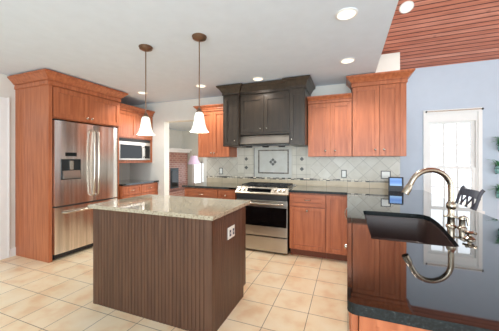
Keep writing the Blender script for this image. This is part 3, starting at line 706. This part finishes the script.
# ---------------------------------------------------------------- island
def island():
    X0, X1, Y0, Y1 = -2.185, -.94, 1.641, 2.305
    t = thing('kitchen_island', 'brown beadboard kitchen island in the middle of the tile floor', 'island', (X0, Y0, 0))
    W, D = X1-X0, Y1-Y0
    b = B(); bx(b, .012, W-.012, .012, D-.02, .1, ZT-.001); bx(b, .012, W-.012, .012, D-.09, 0, .1); obj('carcass', b, BEAD, t)
    def bead(L_, groove=.036):
        pts = [(0, .012)]; n = round(L_/groove); g = L_/n
        pts.append((0, 0))
        for k in range(1, n):
            x = k*g; pts += [(x-.0035, 0), (x-.0015, .004), (x+.0, .0045), (x+.0015, .004), (x+.0035, 0)]
        pts += [(L_, 0), (L_, .012)]; return pts
    b = B(); prism(b, [(.03+x, y) for x, y in bead(W-.06)], 'z', 0, ZT-.001); obj('beadboard_panel', b, BEAD, t)
    b = B(); prism(b, [(W-y, .03+x) for x, y in bead(D-.06-.04)], 'z', 0.0, ZT-.001); obj('beadboard_panel', b, BEAD, t)
    b = B(); prism(b, [(y, .03+x) for x, y in bead(D-.06-.04)], 'z', 0.0, ZT-.001); obj('beadboard_panel', b, BEAD, t)
    for x, y, dx, dy in ((-.002, -.002, .032, .032), (W-.03, -.002, .032, .032)):
        box('corner_post', BEAD, (x, x+dx, y, y+dy, 0, ZT-.001), t)
    for x in (-.002, W-.02):
        b = B(); bx(b, x, x+.022, D-.07, D, .0995, ZT-.001); bx(b, x, x+.022, D-.07, D-.055, 0, .0995); obj('end_stile', b, BEAD, t)
    # doors on the range side
    for a, c_ in ((.03, .43), (.43, .82), (.82, W-.03)):
        f = front(t, 'door', 0, c_-a, .115, .86, 0, BEAD); f.location = (c_, D-.02, 0); f.rotation_euler = (0, 0, PI)
        knob(f, .05, .8, -.02)
    s_ = box('granite_top', GBEIGE, (-.033, W+.03, -.033, 2.375-Y0, ZT, .914), t, .004); s_['label'] = 'speckled beige granite slab'
island()
outlet('white double outlet with dark sockets on the island side facing the peninsula', (-.939, 1.972, .70), .135, .10, PI/2, dark=True)

# ---------------------------------------------------------------- pendants and recessed lights
def pendant(label, x, y, zb_):
    t = thing('pendant_lamp', label, 'pendant light', (x, y, ZC), 0, 'pendant lamps over the island')
    b = B(); lathe(b, [(.066, 0), (.068, -.008), (.062, -.014), (.062, -.024), (.05, -.03), (.03, -.04), (.01, -.046)], seg=28); obj('canopy', b, BRONZE, t, True)
    L_ = zb_-ZC
    b = B(); tube(b, [(0, 0, -.04), (0, 0, L_+.20)], .0055, 8); obj('rod', b, BRONZE, t, True)
    b = B(); lathe(b, [(.006, L_+.225), (.016, L_+.218), (.02, L_+.20), (.03, L_+.19), (.03, L_+.178)], seg=20); obj('socket_cup', b, BRONZE, t, True)
    b = B(); lathe(b, [(.031, L_+.18), (.04, L_+.165), (.046, L_+.13), (.054, L_+.08), (.068, L_+.03), (.088, L_), (.085, L_+.002), (.064, L_+.032), (.050, L_+.08), (.042, L_+.13), (.036, L_+.16), (.02, L_+.172)], seg=28); obj('glass_shade', b, PGLASS, t, True)
    pointlight((x, y, zb_-.03), 2.0, (1, .93, .8), .04, 'pendant_bulb')
pendant('bronze pendant with white glass shade, nearer the refrigerator', -1.91, 2.0, 1.58)
pendant('bronze pendant with white glass shade, nearer the range', -1.283, 2.01, 1.585)

def can(label, x, y, z=ZC, rx=0, r=.085, power=CAN_POWER):
    t = thing('recessed_light', label, 'ceiling light', (x, y, z), 0, 'recessed ceiling lights'); t.rotation_euler = (rx, 0, 0)
    b = B(); lathe(b, [(r*.8, -.001), (r, -.001), (r, -.006), (r*.85, -.009), (r*.8, -.006)], seg=32)
    b2 = B()
    prof = [(r*.80, -.0015), (r*1.0, -.0015), (r, -.006), (r*.84, -.010), (r*.80, -.007)]
    rings = [[b2.verts.new((pr*math.cos(2*PI*k/32), pr*math.sin(2*PI*k/32), pz)) for k in range(32)] for pr, pz in prof]
    for i in range(len(rings)):
        A, B_ = rings[i], rings[(i+1) % len(rings)]
        for k in range(32): b2.faces.new([A[k], A[(k+1) % 32], B_[(k+1) % 32], B_[k]])
    b.free(); obj('trim_ring', b2, TRIMW, t, True)
    b = B(); lathe(b, [(r*.79, -.002), (r*.79, -.004)], seg=32); obj('lens', b, LAMP, t)
    spotlight((x, y, z-.03), power, (1, .96, .9), 'can_light')
can('recessed light at the far left, above the refrigerator corner', -3.26, 3.34)
can('recessed light beyond the pendants, behind the pendant nearer the range', -2.115, 3.36)
can('recessed light just in front of the dark hood crown', -1.178, 3.36, power=11)
can('largest recessed light in the white ceiling, nearest the camera', -.006, 2.12)
can('recessed light above the cherry cabinets right of the hood', 0.003, 3.12)
can('round light set in the sloped plank ceiling', .664, 3.504, zw(3.504), -math.atan(SL), .078, 10)

# ---------------------------------------------------------------- dining side: chair, plants
def chair():
    t = thing('counter_chair', 'slate grey lattice-back counter chair by the dining window', 'chair', (1.30, 3.56, 0))
    H = 1.0
    def lean(z): return .0+(z-.62)*.28-.10   # the back leans away from the counter
    y0, y1 = -.235, .235
    for y in (y0, y1):
        b = B(); pts = [(lean(.62)-.02, y, 0), (lean(.62), y, .4), (lean(.62), y, .62), (lean(.8), y, .8), (lean(.95), y, .95), (lean(H)+.008, y, H-.005), (lean(H)+.02, y, H+.005)]
        tube(b, pts, [.018, .018, .018, .017, .017, .018, .02], 8); obj('leg', b, CHAIRM, t, True)
    for y in (y0, y1):
        b = B(); bx(b, lean(.62)-.44, lean(.62)-.405, y-.017, y+.017, 0, .62, .003); obj('leg', b, CHAIRM, t)
    b = B(); n = 8; P = []
    for i in range(n+1):
        y = y0+(y1-y0)*i/n; c_ = .03*math.sin(PI*i/n); P.append((y, c_))
    for (ya, ca), (yb_, cb) in zip(P, P[1:]):
        za, zb2 = .905, .985+0
        v = [(lean(za)+ca-.008, ya, za), (lean(za)+cb-.008, yb_, za), (lean(zb2)+cb-.008, yb_, zb2), (lean(zb2)+ca-.008, ya, zb2)]
        v2 = [(p[0]+.018, p[1], p[2]) for p in v]; V = [b.verts.new(p) for p in v+v2]
        for f in ((0, 1, 2, 3), (7, 6, 5, 4), (0, 4, 5, 1), (3, 2, 6, 7)): b.faces.new([V[k] for k in f])
    bmesh.ops.remove_doubles(b, verts=b.verts[:], dist=1e-5); obj('crest_rail', b, CHAIRM, t)
    b = B(); bx(b, lean(.72)-.008, lean(.72)+.01, y0+.01, y1-.01, .70, .74, .003); obj('lower_rail', b, CHAIRM, t)
    for k in range(3):
        ya = y0+.02+k*(y1-y0-.04)/3; yb_ = ya+(y1-y0-.04)/3
        b = B(); tube(b, [(lean(.72), ya, .72), (lean(.91)+.02, yb_, .91)], .010, 6); tube(b, [(lean(.72), yb_, .72), (lean(.91)+.02, ya, .91)], .010, 6); obj('lattice_slat', b, CHAIRM, t)
    b = B(); bx(b, lean(.62)-.45, lean(.62)+.0, y0-.01, y1+.01, .62, .655, .006); obj('seat', b, CHAIRM, t)
    b = B()
    for y in (y0, y1): bx(b, lean(.62)-.41, lean(.62), y-.01, y+.01, .25, .28)
    bx(b, lean(.62)-.43, lean(.62)-.415, y0, y1, .18, .21); obj('stretcher', b, CHAIRM, t)
chair()

def wall_planter(label, x, z, seed):
    rnd = random.Random(seed)
    t = thing('wall_planter', label, 'plant', (x, YF-.002, z), 0, 'wall planters right of the dining window')
    b = B(); lathe(b, [(.022, -.05), (.035, -.045), (.042, -.01), (.036, .03), (.030, .05), (.034, .055)], (0, -.07, 0), 18); obj('glass_vase', b, TEAL, t, True)
    b = B(); bx(b, -.01, .01, -.006, 0, -.06, .08); tube(b, [(0, -.005, .02), (0, -.03, .02)], .003, 6)
    pts = [(.046*math.cos(2*PI*k/16), -.07+.046*math.sin(2*PI*k/16), .02) for k in range(17)]; tube(b, pts, .003, 6); obj('wall_bracket', b, IRON, t)
    b = B()
    for k in range(26):
        a = rnd.uniform(0, 2*PI); l = rnd.uniform(.05, .15); up = rnd.uniform(-.03, .10)
        base_ = Vector((0, -.07, .05)); d_ = Vector((math.cos(a), math.sin(a)*.42, 0)); tip = base_+d_*l+Vector((0, 0, up))
        if tip.y > -.008: tip.y = -.008
        mid = (base_+tip)/2+Vector((0, 0, .03)); s_ = d_.cross(Vector((0, 0, 1))).normalized()*rnd.uniform(.008, .014)
        v = [b.verts.new(q) for q in (base_, mid-s_, tip, mid+s_)]; b.faces.new(v)
    o = obj('leaves', b, LEAF, t); md = o.modifiers.new('thick', 'SOLIDIFY'); md.thickness = .0015
for z, x, lb in ((1.50, 1.93, 'topmost leafy wall planter right of the dining window, just above the teal ones'), (1.19, 1.90, 'middle leafy wall planter with teal glass vase right of the dining window'), (.86, 1.91, 'lowest leafy wall planter in view, right behind the counter chair')):
    wall_planter(lb, x, z, int(z*100))
